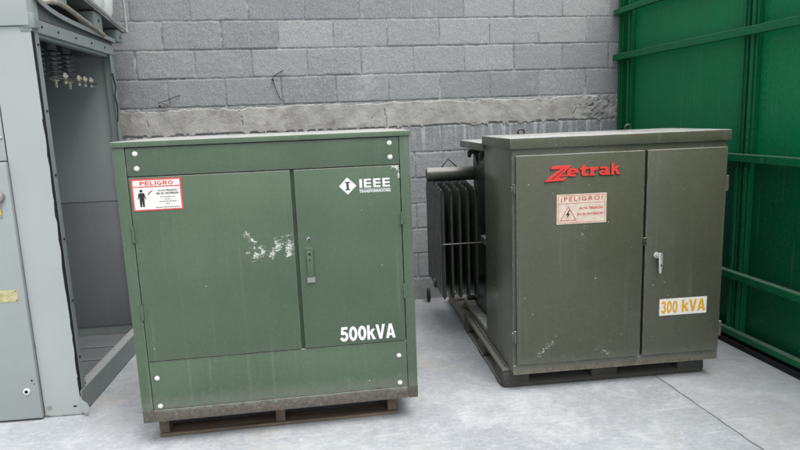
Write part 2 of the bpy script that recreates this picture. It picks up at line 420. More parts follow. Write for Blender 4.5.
# ground -------------------------------------------------------------
def ground_mat():
    t = NT('trowelled_concrete_floor')
    a = t.noise(.8, 4, .6); b = t.noise(9, 6, .72, dist=.4); c3 = t.noise(55, 6, .75); d4 = t.noise(22, 5, .7, vec=t.mapping((1, 1.8, 1), rot=(0, 0, .4)))
    c = t.mix(t.ramp(a, .3, .7), lin(154, 158, 162), lin(176, 180, 183))
    c = t.mix(t.ramp(t.noise(3.2, 5, .65, dist=1.), .48, .64, 0, .45), c, lin(200, 203, 205))
    c = t.mix(t.ramp(b, .50, .66, 0, .25), c, lin(202, 205, 206))
    c = t.mix(t.ramp(b, .50, .34, 0, .20), c, lin(146, 150, 154))
    c = t.mix(t.ramp(d4, .52, .66, 0, .28), c, lin(212, 214, 215))
    c = t.mix(t.ramp(d4, .47, .34, 0, .22), c, lin(136, 140, 144))
    c = t.mix(t.ramp(c3, .54, .68, 0, .26), c, lin(222, 223, 222))
    c = t.mix(t.ramp(c3, .46, .32, 0, .30), c, lin(112, 116, 120))
    # trowel arcs and dusty strokes
    s1 = t.noise(1, 4, .6, vec=t.mapping((3, 30, 1), rot=(0, 0, .5)), dist=1.2)
    c = t.mix(t.ramp(s1, .60, .72, 0, .35), c, lin(214, 216, 217))
    s2 = t.noise(1, 4, .6, vec=t.mapping((26, 4, 1), (5, 2, 0), (0, 0, -.35)), dist=1.5)
    c = t.mix(t.ramp(s2, .60, .74, 0, .30), c, lin(138, 142, 148))
    # small light specks, dirt
    v = t.n('ShaderNodeTexVoronoi'); t.lk(t.co, v.inputs['Vector']); v.inputs['Scale'].default_value = 55
    sel = t.math('GREATER_THAN', t.xyz(v.outputs['Color'])[0], .86)
    sp = t.math('MULTIPLY', t.math('LESS_THAN', v.outputs['Distance'], .16), sel)
    c = t.mix(t.math('MULTIPLY', sp, .5), c, lin(232, 232, 230))
    v2 = t.n('ShaderNodeTexVoronoi'); t.lk(t.mapping((1, 1, 1), (3.3, 1.7, 0)), v2.inputs['Vector']); v2.inputs['Scale'].default_value = 30
    sel2 = t.math('GREATER_THAN', t.xyz(v2.outputs['Color'])[1], .90)
    sp2 = t.math('MULTIPLY', t.math('LESS_THAN', v2.outputs['Distance'], .10), sel2)
    c = t.mix(t.math('MULTIPLY', sp2, .55), c, lin(96, 92, 88))
    # ochre stains on the right slab
    st = t.math('MULTIPLY', t.ramp(t.noise(2.6, 4, .6, vec=t.mapping((1, 1, 1), (7, 3, 0))), .56, .66), t.ramp(c3, .35, .6))
    c = t.mix(t.math('MULTIPLY', st, .40), c, lin(176, 164, 146))
    # dirt gathered along the wall and the fence
    s = t.xyz(); wob = t.math('MULTIPLY', t.math('SUBTRACT', t.noise(5, 5, .7), .5), .35)
    dw = t.ramp(t.math('ADD', s[1], wob), -.32, .0, 0, .6); df = t.ramp(t.math('ADD', s[0], wob), 2.42, 2.62, 0, .5)
    c = t.mix(t.math('MULTIPLY', t.math('MAXIMUM', dw, df), t.ramp(c3, .35, .6, .5, 1)), c, lin(104, 102, 98))
    c = t.mix(t.math('MULTIPLY', t.ramp(s[1], -1.9, -.2, 0, .25), 1), c, lin(128, 132, 136))  # painted shade: floor darkens from the cabinet fronts towards the wall
    # saw cut joint running away from the camera
    s = t.xyz()
    wx = t.math('ADD', s[0], t.ramp(t.noise(9, 3), .3, .7, -.004, .004))
    dj = t.math('ABSOLUTE', t.math('SUBTRACT', wx, 1.893))
    line = t.ramp(dj, .0045, .0025)
    halo = t.math('MULTIPLY', t.ramp(dj, .028, .0), t.ramp(t.noise(28, 4, .7), .45, .6))
    c = t.mix(t.math('MULTIPLY', halo, .35), c, lin(120, 120, 118))
    c = t.mix(t.math('MULTIPLY', line, .85), c, lin(62, 62, 62))
    # slab on the right a little lighter
    c = t.mix(t.ramp(wx, 1.893, 1.896, 0, .14), c, lin(222, 222, 218))
    # hairline cracks
    v3 = t.n('ShaderNodeTexVoronoi'); v3.feature = 'DISTANCE_TO_EDGE'; v3.inputs['Scale'].default_value = .55
    wv = t.n('ShaderNodeVectorMath'); wv.operation = 'ADD'; t.lk(t.co, wv.inputs[0])
    nn = t.n('ShaderNodeTexNoise'); t.lk(t.co, nn.inputs['Vector']); nn.inputs['Scale'].default_value = 4; nn.inputs['Detail'].default_value = 6
    sc_ = t.n('ShaderNodeVectorMath'); sc_.operation = 'SCALE'; t.lk(nn.outputs['Color'], sc_.inputs[0]); sc_.inputs['Scale'].default_value = .35
    t.lk(sc_.outputs[0], wv.inputs[1]); t.lk(wv.outputs[0], v3.inputs['Vector'])
    crk = t.math('MULTIPLY', t.ramp(v3.outputs['Distance'], .0022, .0008), t.ramp(t.noise(.9, 2), .5, .56))
    c = t.mix(t.math('MULTIPLY', crk, .45), c, lin(90, 92, 94))
    h = t.math('ADD', t.math('MULTIPLY', b, .6), t.math('MULTIPLY', c3, .5))
    h = t.math('SUBTRACT', h, t.math('MULTIPLY', line, 1.5))
    nr = t.bump(h, .30, .005, t.bump(t.noise(160, 4, .7), .25, .0012))
    return t.done(c, t.ramp(b, .3, .7, .62, .85), nr, spec=.35)
M['ground'] = ground_mat()

def wall_mat(name, band=False):
    t = NT(name)
    at = t.n('ShaderNodeAttribute'); at.attribute_name = 'tone'; k = t.xyz(at.outputs['Color'])   # x: tone, y: joint, z: stain
    a = t.noise(5, 5, .6); g = t.noise(120, 5, .75); g2 = t.noise(45, 4, .7)
    if not band:
        c = t.mix(k[0], lin(128, 131, 133), lin(160, 161, 160))
        c = t.mix(t.ramp(a, .35, .65, 0, .35), c, lin(158, 160, 160))
        c = t.mix(t.ramp(g, .52, .68, 0, .7), c, lin(204, 206, 207))
        c = t.mix(t.ramp(g, .48, .30, 0, .60), c, lin(84, 88, 93))
        c = t.mix(t.ramp(g2, .55, .7, 0, .30), c, lin(172, 174, 175))
        jc = t.mix(t.ramp(g2, .35, .65), lin(108, 110, 110), lin(150, 151, 149))
        sm = t.ramp(t.noise(3.2, 6, .75, vec=t.mapping((1, 1, 1), (2, 0, 4)), dist=.5), .60, .68, 0, .55)
        c = t.mix(sm, c, lin(182, 184, 184))
        c = t.mix(k[1], c, jc)
        # lime runs under the concrete band
        run = t.math('MULTIPLY', k[2], t.ramp(t.noise(1, 4, .6, vec=t.mapping((24, 24, 2.4))), .5, .62))
        c = t.mix(t.math('MULTIPLY', run, .7), c, lin(200, 202, 202))
        # lime bloom along joints
        bl = t.math('MULTIPLY', k[1], t.ramp(t.noise(7, 5, .7), .52, .62))
        c = t.mix(t.math('MULTIPLY', bl, .75), c, lin(196, 197, 195))
        nr = t.bump(g, .55, .003, t.bump(g2, .5, .005))
    else:
        c = t.mix(t.ramp(a, .3, .7), lin(146, 145, 141), lin(188, 187, 182))
        st = t.noise(1, 5, .6, vec=t.mapping((6, 6, 9)), dist=1.0)
        c = t.mix(t.ramp(st, .50, .70, 0, .6), c, lin(124, 118, 112))
        c = t.mix(t.ramp(g2, .56, .72, 0, .45), c, lin(206, 203, 196))
        c = t.mix(t.ramp(g, .42, .28, 0, .5), c, lin(96, 92, 88))
        c = t.mix(k[1], c, lin(74, 71, 68))
        nr = t.bump(g, .5, .003, t.bump(g2, .6, .006))
    return t.done(c, .93, nr, spec=.2)
M['block'] = wall_mat('grey_concrete_block'); M['band'] = wall_mat('cast_concrete_band', True)
M['core'] = plain('rough_mortar', lin(118, 119, 118), .95, sc=30)

# ================================================================== ground
def ground():
    b = MB(); n = 40
    b.add([(-60, -60, 0), (60, -60, 0), (60, 60, 0), (-60, 60, 0)], [(0, 1, 2, 3)])
    o = b.obj('ground', M['ground']); o['kind'] = 'structure'; return o
ground()

# ================================================================== block wall
def grid_mesh(name, X, Z, Y, attr, mat, parent):
    nz, nx = X.shape
    co = np.stack([X, Y, Z], -1).reshape(-1, 3)
    i = np.arange((nz-1)*(nx-1)); r, c = i//(nx-1), i % (nx-1)
    a = r*nx+c
    f = np.stack([a, a+1, a+nx+1, a+nx], 1)
    me = bpy.data.meshes.new(name)
    me.vertices.add(len(co)); me.vertices.foreach_set('co', co.ravel())
    me.loops.add(f.size); me.loops.foreach_set('vertex_index', f.ravel().astype(np.int32))
    me.polygons.add(len(f)); me.polygons.foreach_set('loop_start', (np.arange(len(f))*4).astype(np.int32))
    me.update(calc_edges=True); me.validate()
    ca = me.color_attributes.new('tone', 'FLOAT_COLOR', 'POINT')
    col = np.concatenate([attr.reshape(-1, 3), np.ones((len(co), 1))], 1)
    ca.data.foreach_set('color', col.ravel())
    me.polygons.foreach_set('use_smooth', [True]*len(f))
    return link(name, me, mat, parent)

WALL = thing('block_wall', 'grey concrete block wall with a rough cast concrete band across it', 'wall', (0, 0, 0))
def build_wall():
    def courses(name, z_lo, z_hi, rows, seed):
        st = .006
        xs = np.arange(-3.2, 3.0, st); zs = np.arange(z_lo, z_hi+st*.5, st)
        X, Z = np.meshgrid(xs, zs)
        wob = (fbm(X, Z, .05, seed)-.5)*.005
        Zw = Z+(fbm(X, Z, .9, seed+3)-.5)*.006+wob; Xw = X+(fbm(X, Z, .06, seed+5)-.5)*.006
        D = np.full(X.shape, 9.); T = np.zeros(X.shape); off = np.zeros(X.shape)
        for ri, (zt, x0) in enumerate(rows):
            m = (Zw <= zt) & (Zw > zt-.2)
            q = (Xw-x0)/.4; k = np.floor(q)
            jit = _T[(k.astype(int)*7+ri*31+seed) % 512, 5]*.008-.004
            q2 = (Xw-x0-jit)/.4; k = np.where(m, np.floor(q2), 0)
            dx = np.minimum(q2-np.floor(q2), 1-(q2-np.floor(q2)))*.4
            dz = np.minimum(zt-Zw, Zw-(zt-.2))
            D = np.where(m, np.minimum(dx, dz), D)
            tone = _T[(k.astype(int)*13+ri*57+seed) % 512, 9]
            T = np.where(m, tone, T)
            off = np.where(m, (_T[(k.astype(int)*5+ri*19) % 512, 77]-.5)*.004, off)
        D = D+(fbm(X, Z, .03, seed+9, 2)-.5)*.003
        jt = np.clip((.0065-D)/.004, 0, 1); jt = jt*jt*(3-2*jt)
        fill = .6+.5*fbm(X, Z, .35, seed+20)
        Y = off*(1-jt)+jt*.0065*fill + (fbm(X, Z, .03, seed+12)-.5)*.003
        stain = np.clip(1-(1.385-Z)/.28, 0, 1)*(Z < 1.39)
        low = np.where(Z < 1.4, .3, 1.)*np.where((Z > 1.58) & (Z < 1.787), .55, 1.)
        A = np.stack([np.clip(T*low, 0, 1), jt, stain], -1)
        grid_mesh(name, X, Z, Y, A, M['block'], WALL)
    up = [(1.587+.2*(i+1), (-.84+(.2 if (i % 2 == 1) else 0))) for i in range(6)]
    # joint phases measured per course
    ph = {0: -.84, 1: -.84-.2, 2: -.84, 3: -.84+.2, 4: -.84, 5: -.84+.2}
    up = [(1.587+.2*(i+1), ph[i]+.0) for i in range(6)]
    courses('block_courses', 1.545, 2.787, [(1.587, -.64)]+up, 3)
    lo = [(1.385-.2*i, 1.156 if i % 2 == 0 else .943) for i in range(7)]
    courses('block_courses', 0.0, 1.43, [(1.585, .943)]+lo, 8)
    # band
    st = .0055
    xs = np.arange(-3.2, 3.0, st); n = 42
    tt = np.linspace(0, 1, n)
    X, T = np.meshgrid(xs, tt)
    top = 1.577+(fbm(xs, xs*0, .22, 2)-.5)*.035+(fbm(xs, xs*0, .035, 4)-.5)*.022-np.clip(fbm(xs, xs*0, .08, 61)-.62, 0, 1)*.10
    bot = 1.388-(fbm(xs, xs*0, .30, 6)-.5)*.03-np.clip(fbm(xs, xs*0, .03, 8)-.55, 0, 1)*.14-np.clip(fbm(xs, xs*0, .11, 66)-.62, 0, 1)*.12
    Z = bot[None]*(1-T)+top[None]*T
    Y = -.003-.008*(fbm(X, Z, .3, 3)-.3)-.004*(fbm(X, Z, .05, 5)-.5)
    rub = np.clip((X-2.28)/.12, 0, 1)
    Y = Y-rub*.022*(fbm(X, Z, .028, 15, 2)-.5)
    pit = np.clip(fbm(X, Z, .016, 33, 2)-.86, 0, 1)*10; pit = np.clip(pit, 0, 1)
    Y = Y+pit*.008
    crack = np.zeros_like(X)
    for cx, amp in ((1.47, .03), (.72, .02), (-.35, .02), (2.27, .03), (-1.0, .015)):
        w = cx+(fbm(Z, Z*0+cx, .06, 41)-.5)*amp*2
        crack = np.maximum(crack, np.clip(1-np.abs(X-w)/.006, 0, 1)*(fbm(X, Z, .05, 50) > .35))
    Y = Y+crack*.008*(fbm(X, Z, .1, 77) > .45)
    edge = np.minimum(T, 1-T); Y = Y+np.clip(1-edge/.05, 0, 1)**2*.022
    A = np.stack([T*0+.5, np.clip(crack*.6*(fbm(X, Z, .1, 77) > .45)+pit*.6+rub*np.clip(fbm(X, Z, .028, 15, 2)*-5+1.6, 0, .6), 0, 1), T*0], -1)
    grid_mesh('concrete_band', X, Z, Y, A, M['band'], WALL)
    B('wall_core', -3.2, 2.99, .03, .16, 0, 2.785, M['core'], WALL, 0)
build_wall()

# wires poking from the joints
def wire(name, pts, r, label):
    b = MB(); b.tube(pts, r, 6); q = pts[4]; b.lathe([(.003, -.008), (.008, -.004), (.009, .003), (.004, .009)], q, 'z', 8); o = b.obj(name, M['wire'], None, True); tag(o, label, 'wire'); return o
wire('loose_wire', [(-.02, -.0, 1.832), (-.05, -.015, 1.815), (-.085, -.02, 1.795), (-.098, -.022, 1.775), (-.10, -.02, 1.765), (-.088, -.014, 1.72), (-.068, -.012, 1.66), (-.055, -.014, 1.625), (-.02, -.012, 1.607)],
     .0024, 'short black wire hanging down a block above the middle of the green cabinet')
wire('loose_wire', [(-.76, -.0, 1.675), (-.79, -.02, 1.665), (-.85, -.03, 1.64), (-.91, -.03, 1.625), (-.90, -.03, 1.60), (-.86, -.03, 1.585), (-.88, -.025, 1.62), (-.84, -.02, 1.60)],
     .0024, 'bent black wire sticking out above the concrete band beside the open grey cabinet')

# ================================================================== green cabinet on wooden pallet
GY = R(-2.16); G0 = (-.747, -1.929, 0)
G = thing('transformer_cabinet', 'green 500kVA transformer cabinet with rusty bottom edge, standing on a wooden pallet', 'transformer', G0, GY)
def green_cab():
    m = M['green']
    # shell: back, sides, inner front
    B('body', 0.004, 1.269, .024, .86, .122, 1.374, m, G, .004)
    for (a, b_) in ((0, .049), (1.2265, 1.273)):
        B('corner_post', a, b_, 0, .05, .12, 1.372, m, G, .004)
    B('base_rail', .0495, 1.226, .003, .022, .12, .177, m, G, .003)
    lid = MB(); lid.box(-.004, 1.278, -.007, .868, 1.373, 1.397, .004, 2); lid.obj('lid', M['green_lid'], G, True)
    tp = B('top_panel', .0515, 1.2245, .003, .022, 1.248, 1.369, m, G, .002)
    lp = B('lower_panel', .0515, 1.2245, .003, .022, .180, .410, m, G, .002)
    B('door_gap', .70, .78, .016, .0235, .412, 1.247, M['green_dark'], G, 0)
    dl = B('door', .0525, .734, -.001, .020, .4145, 1.243, m, G, .0025, label='wide left door with a scraped sticker and a danger sign')
    dr = B('door', .751, 1.2225, -.001, .020, .4145, 1.243, m, G, .0025, label='right door with handle and white lettering')
    for (pn, pts) in ((tp, ((.091, 1.344), (.092, 1.281), (1.182, 1.344), (1.183, 1.281))), (lp, ((.080, .332), (.081, .197), (1.187, .339), (1.187, .202)))):
        for (u, z) in pts:
            b = MB(); b.lathe([(.0110, 0), (.0110, -.0010), (.0085, -.0012), (.0085, -.0035), (.0068, -.005), (.004, -.006), (.001, -.0062)], (u, .0028, z), 'y', 16)
            b.obj('bolt_head', M['white_bolt'], pn, True)
    for (d, u, zs) in ((dl, .0505, ((.961, 1.036), (.611, .681))), (dr, 1.2245, ((.972, 1.03), (.620, .693)))):
        for (z0, z1) in zs:
            b = MB(); b.cyl((u, -.005, z0), (u, -.005, z1), .0065, n=12, bev=.001)
            b.box(u-.014, u+.014, -.0025, .0, z0+.004, z1-.004, .0008)
            b.obj('hinge', M['green_hw'], d, True)
    # handle plate, swing handle, lock
    b = MB(); b.box(.779, .817, -.005, -.001, .735, .890, .0015); hp = b.obj('handle', M['green_hw'], dr, True)
    b = MB(); b.box(.783, .813, -.016, -.005, .757, .878, .004, 2); b.obj('handle_lever', M['green_hw'], dr, True)
    b = MB(); b.box(.779, .817, -.011, -.004, .728, .756, .003, 2); b.obj('handle_foot', M['zinc'], dr, True)
    b = MB(); b.cyl((.798, -.0165, .862), (.798, -.0158, .862), .006, n=12); b.cyl((.797, -.0165, .835), (.797, -.0158, .835), .004, n=10); b.obj('keyhole', M['hole'], dr, True)
    b = MB(); b.lathe([(.009, 0), (.009, -.003), (.006, -.0045)], (.797, -.001, .93), 'y', 14); k = b.obj('lock', M['zinc'], dr, True)
    b = MB(); b.cyl((.799, -.0062, .9275), (.799, -.0052, .9275), .0045, n=12); b.obj('lock_hole', M['hole'], dr, True)
    # logo and writing
    y = -.0012
    b = MB(); b.prism([(.947, 1.160), (.985, 1.1215), (1.025, 1.160), (.985, 1.1985)], y-.0006, y+.0003); b.obj('diamond_logo', M['white_print'], dr)
    b = MB()
    for pts in ([(.974, 1.179), (.997, 1.179), (.997, 1.174), (.974, 1.174)], [(.980, 1.174), (.991, 1.174), (.991, 1.146), (.980, 1.146)], [(.974, 1.146), (.997, 1.146), (.997, 1.141), (.974, 1.141)]):
        b.prism(pts, y-.0011, y-.0004)
    b.obj('diamond_letter', M['green_dark'], dr)
    heavy('IEEE', 1.039, 1.177, 1.149, 1.188, y, M['white_print'], dr, gap=.17)
    b = MB(); b.box(1.037, 1.178, y-.0006, y+.0002, 1.1425, 1.1435); b.obj('underline', M['white_print'], dr)
    text('TRANSFORMADORES', 1.037, 1.179, 1.126, 1.140, y, M['white_print'], dr, bold=.02)
    heavy('500kVA', .914, 1.174, .432, .502, y, M['white_print'], dr, gap=.05)
    # danger sign
    pl = B('danger_sign', .062, .270, -.0028, -.0012, 1.098, 1.236, M['red'], dl, 0, label='white danger sign with red border, figure struck by a spark')
    z0, z1 = 1.106, 1.228; ys = -.0028
    b = MB(); b.box(.0695, .2625, ys-.0006, ys+.0004, 1.104, 1.199); b.box(.0695, .2625, ys-.0006, ys+.0004, 1.204, 1.229); b.obj('sign_face', M['sign_white'], dl)
    ys -= .0006
    heavy('PELIGRO', .098, .236, 1.208, 1.2255, ys, M['red'], dl, gap=.12)
    b = MB()
    b.cyl((.101, ys-.0006, 1.1845), (.101, ys+.0002, 1.1845), .0065, n=14)
    b.prism([(.090, 1.176), (.112, 1.176), (.1195, 1.150), (.116, 1.148), (.1115, 1.162), (.111, 1.116), (.103, 1.116), (.1015, 1.146), (.0995, 1.116), (.0915, 1.116), (.0915, 1.162), (.087, 1.148), (.0835, 1.150)], ys-.0006, ys+.0002)
    b.prism([(.125, 1.168), (.139, 1.182), (.142, 1.179), (.148, 1.189), (.138, 1.184), (.140, 1.186)][:3]+[(.128, 1.166)], ys-.0006, ys+.0002)
    b.obj('sign_figure', M['black'], dl)
    b = MB(); b.prism([(.139, 1.182), (.152, 1.190), (.144, 1.178)], ys-.0006, ys+.0002); b.obj('sign_arrow', M['red'], dl)
    text('ALTA TENSIÓN', .170, .250, 1.1805, 1.189, ys, M['black'], dl, bold=.02)
    text('EN SU INTERIOR', .164, .256, 1.167, 1.1755, ys, M['black'], dl, bold=.02)
    b = MB()
    rr = random.Random(3)
    for (u0, u1, z) in ((.178, .238, 1.156), (.194, .220, 1.146), (.172, .244, 1.136), (.200, .214, 1.126), (.154, .258, 1.111)):
        u = u0
        while u < u1:
            w = rr.uniform(.003, .010); b.box(u, min(u+w, u1), ys-.0005, ys+.0002, z-.0018, z+.0018); u += w+.0022
    b.obj('fine_print', M['grey_print'], dl)
green_cab()

WP = thing('wooden_pallet', 'worn brown wooden pallet under the green cabinet', 'pallet', (-.702, -1.842, 0), GY)
def wood_pallet():
    W, D = 1.135, .80
    for v in (0, .18, .355, .53, D-.09):
        b = MB(); b.box(0, W, v, v+.09, .101, .1195, .002); b.obj('top_board', M['wood'], WP, True)
    for u in (0.0, W/2-.025, W-.045):
        b = MB(); b.box(u, u+.045, .003, D-.003, .019, .1005, .003); b.obj('stringer', M['wood_y'], WP, True)
    for v in (0., .35, D-.1):
        b = MB(); b.box(-.002, W+.002, v-.002, v+.1, .001, .0185, .003)
        for vv in b.bm.verts: vv.co.z += .004*math.sin(vv.co.x*4.4)*(1 if vv.co.z > .01 else .3)
        b.obj('bottom_board', M['wood'], WP, True)
wood_pallet()

# ================================================================== olive transformer
RY = R(-3.99); R0 = (1.063, -1.808, 0)
T = thing('transformer_cabinet', 'olive grey 300 kVA transformer with red lettering and side radiators, standing on a black pallet', 'transformer', R0, RY)
def olive():
    m = M['olive']
    B('compartment', .006, 1.136, .0, .565, .102, 1.300, m, T, .006)
    # lid: folded sheet with a downturned lip
    b = MB(); b.box(-.006, 1.150, -.016, .575, 1.279, 1.333, .006, 2); b.obj('lid', m, T, True)
    dl = B('door', .022, .6875, -.022, .0, .160, 1.246, m, T, .0035, label='wide left door with danger sign and red lettering')
    dr = B('door', .7025, 1.128, -.022, .0, .160, 1.246, m, T, .0035, label='narrow right door with chrome handle')
    B('door_gap', .6876, .7024, -.003, -.0005, .162, 1.246, M['olive_gap'], T, 0)
    b = MB(); b.box(.006, 1.137, -.006, .0, .101, .152, .002); b.obj('sill', m, T, True)
    # light edge strip of the frame beside the left door
    for (d, u, zs) in ((dl, .012, ((1.06, 1.105), (.28, .345))), (dr, 1.135, ((1.02, 1.10), (.24, .32)))):
        for (z0, z1) in zs:
            b = MB(); b.cyl((u, -.018, z0), (u, -.018, z1), .007, n=12, bev=.001); b.box(u-.012, u+.012, -.016, -.0, z0+.008, z1-.012, .001)
            b.obj('hinge', m, d, True)
    b = MB(); b.box(.686, .704, -.028, -.018, .756, .800, .002); b.cyl((.695, -.031, .778), (.695, -.027, .778), .005, n=10); b.obj('latch_clip', M['olive_dark'], dl, True)
    # chrome handle
    b = MB(); b.cyl((.760, -.022, .705), (.760, -.036, .705), .017, n=18, bev=.003); b.cyl((.760, -.036, .705), (.760, -.050, .705), .011, n=14, bev=.002); b.obj('handle', M['chrome'], dr, True)
    b = MB(); b.prism([(.762, .722), (.782, .720), (.784, .660), (.778, .614), (.771, .607), (.766, .622), (.764, .67)], -.055, -.040, .004); b.obj('handle_lever', M['chrome'], dr, True)
    b = MB(); b.cyl((.7745, -.0565, .657), (.7745, -.0545, .657), .004, n=10); b.obj('keyhole', M['hole'], dr, True)
    y = -.022
    # red raised lettering
    Zp = [(118, 113), (272, 107), (262, 122), (166, 221), (237, 216), (212, 245), (62, 252), (80, 230), (186, 137), (108, 141)]
    def mp(X, Y): return (.165+(X-62)*.00065, 1.188-(Y-(112-(X-115)*.015))*.00055)
    b = MB(); b.prism([mp(*p) for p in Zp], y-.006, y+.0002, .0007)
    b.prism([mp(*p) for p in [(196, 192), (262, 186), (258, 202), (186, 207)]], y-.0055, y+.0002)
    b.obj('initial_letter', M['red_3d'], dl)
    heavy('etrak', .279, .554, 1.133, 1.192, y, M['red_3d'], dl, ext=.0045, gap=.03)
    b = MB(); b.prism([mp(*p) for p in [(214, 140), (222, 139), (120, 232), (112, 233)]], y-.0066, y-.0061); b.obj('initial_groove', M['olive_gap'], dl)
    b = MB(); b.prism([(p[0]-.004, p[1]-.0035) for p in [mp(*p) for p in Zp]], y-.0025, y+.0001); b.obj('letter_shadow', M['black'], dl)  # black offset copies of the letters, drawn as their shadow edge
    heavy('etrak', .276, .551, 1.130, 1.189, y, M['black'], dl, ext=.0025, gap=.03, name='letter_shadow')
    # danger sign
    B('danger_sign', .229, .488, y-.0014, y+.0002, .893, 1.044, M['sign_faded'], dl, 0, label='sun-bleached danger sign with a high voltage triangle')
    ys = y-.0014
    b = MB()
    for (u0, u1, z0, z1) in ((.236, .481, 1.0365, 1.0385), (.236, .481, .8985, .9005), (.236, .238, .9, 1.037), (.479, .481, .9, 1.037), (.238, .479, .9965, .9985)):
        b.box(u0, u1, ys-.0005, ys+.0002, z0, z1)
    b.obj('sign_border', M['red_faded'], dl)
    text('¡PELIGRO!', .250, .468, 1.004, 1.031, ys, M['red_faded'], dl, bold=.012, gap=1.25)
    text('ALTA TENSIÓN', .345, .468, .9655, .979, ys, M['red_faded'], dl, bold=.03)
    text('EN SU INTERIOR', .335, .470, .9345, .947, ys, M['red_faded'], dl, bold=.02)
    # warning triangle
    b = MB(); tri = [(.245, .910), (.332, .910), (.2885, .984)]; cx, cz = .2885, .933; inn = [(cx+(p[0]-cx)*.86, cz+(p[1]-cz)*.86) for p in tri]
    for i in range(3):
        j = (i+1) % 3; b.prism([tri[i], tri[j], inn[j], inn[i]], ys-.0006, ys+.0002)
    b.obj('warning_triangle', M['red_faded'], dl)
    b = MB(); b.prism([(.292, .964), (.276, .938), (.286, .938), (.281, .920), (.298, .946), (.288, .946), (.297, .962)], ys-.0006, ys+.0002); b.obj('lightning_bolt', M['black'], dl)
    # rating plate
    B('rating_plate', .789, 1.051, y-.0014, y+.0002, .374, .464, M['sign_white'], dr, 0)
    heavy('300', .797, .889, .386, .452, y-.0014, M['yellow_print'], dr, gap=.07)
    heavy('kVA', .912, 1.043, .388, .454, y-.0014, M['yellow_print'], dr, gap=.05)
    # tank behind the compartment
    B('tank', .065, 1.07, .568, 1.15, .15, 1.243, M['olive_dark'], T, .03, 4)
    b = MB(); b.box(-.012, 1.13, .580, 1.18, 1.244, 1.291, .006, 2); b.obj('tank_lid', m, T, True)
    for (u, v) in ((.345, .95), (1.115-.06, .92)):
        b = MB(); b.cyl((u, v, 1.290), (u, v, 1.312), .012, n=12)
        b.tube([(u+.021*math.cos(a), v, 1.332+.021*math.sin(a)) for a in [2*math.pi*k/18 for k in range(18)]], .0065, 8, True)
        b.obj('lifting_eye', M['olive_dark'], T, True)
    # lifting hook on the tank side
    for v in (.98, .66):
        b = MB(); b.prism([(.066, 1.235), (.010, 1.235), (.000, 1.222), (.000, 1.188), (.008, 1.180), (.020, 1.186), (.026, 1.205), (.041, 1.205), (.051, 1.17), (.066, 1.12)], v, v+.02, .002)
        b.obj('lifting_hook', M['olive_dark'], T, True)
    # radiator bank on the left side
    u_f = [-.205+.053*i for i in range(5)]; v0, v1 = .80, 1.46
    vc = (v0+v1)/2
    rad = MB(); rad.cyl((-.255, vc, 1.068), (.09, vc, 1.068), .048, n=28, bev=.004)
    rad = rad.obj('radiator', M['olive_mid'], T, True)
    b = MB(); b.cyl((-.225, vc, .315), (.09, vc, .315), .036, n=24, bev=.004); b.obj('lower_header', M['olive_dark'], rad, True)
    for u in u_f:
        b = MB()
        # a pressed radiator panel: rounded corners, fluted
        prof = [(v0, .30), (v0, .985), (v0+.05, 1.03), (vc-.05, 1.055), (vc+.05, 1.055), (v1-.05, 1.03), (v1, .985), (v1, .30), (v1-.05, .265), (v0+.05, .265)]
        nv = 28
        def prof_z(v):
            t_ = min(v-v0, v1-v); e = min(1, t_/.03); f = math.sqrt(max(0, 1-(1-e)**2)); s_ = max(0, min(1, (t_-.05)/(vc-v0-.10)))
            return .305-.025*f, .965+.035*f+.02*s_
        L_, R_ = [], []
        for i in range(nv*4+1):
            v = v0+(v1-v0)*i/(nv*4); z0, z1 = prof_z(v)
            w = .0095+.004*abs(math.sin((v-v0)/(v1-v0)*math.pi*7)) if 3 < i < nv*4-3 else .007
            L_.append((v, z0, z1, w))
        vs = []
        for (v, z0, z1, w) in L_:
            for (s_, z) in ((-1, z0+.02), (-1, z1-.02), (0, z1), (1, z1-.02), (1, z0+.02), (0, z0)):
                vs.append((u+s_*w, v, z))
        fs = []
        for i in range(len(L_)-1):
            a = i*6; c = a+6
            for k in range(6): fs.append((a+k, a+(k+1) % 6, c+(k+1) % 6, c+k))
        fs.append(tuple(range(5, -1, -1))); e = (len(L_)-1)*6; fs.append(tuple(e+k for k in range(6)))
        b.add(vs, fs); bmesh.ops.recalc_face_normals(b.bm, faces=b.bm.faces[:])
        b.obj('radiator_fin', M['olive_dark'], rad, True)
    b = MB()
    b.cyl((u_f[0]-.012, v0-.006, .652), (.075, v0-.006, .652), .005, n=10); b.obj('tie_rod', M['olive_mid'], rad, True)
    b = MB(); b.tube([(-.155, vc, 1.112), (-.105, vc, 1.17), (-.045, vc, 1.112)], .005, 8); b.obj('lifting_loop', M['olive_dark'], rad, True)
    b = MB(); b.box(.030, .078, .66, .80, .655, .70, .003); b.obj('side_bracket', m, T, True)
    # skid frame under the tank
    for (u0, u1) in ((.012, .075), (1.06, 1.125)):
        B('base_skid', u0, u1, .592, 1.28, .104, .149, m, T, .004)
    B('cross_member', .0755, 1.0595, 1.21, 1.27, .104, .147, m, T, .004)
    b = MB(); b.cyl((.075, 1.1, .20), (.0, 1.1, .20), .018, n=14, bev=.003); b.obj('drain_valve', M['olive_dark'], T, True)
    # paint chips left on the light edge of the frame
olive()

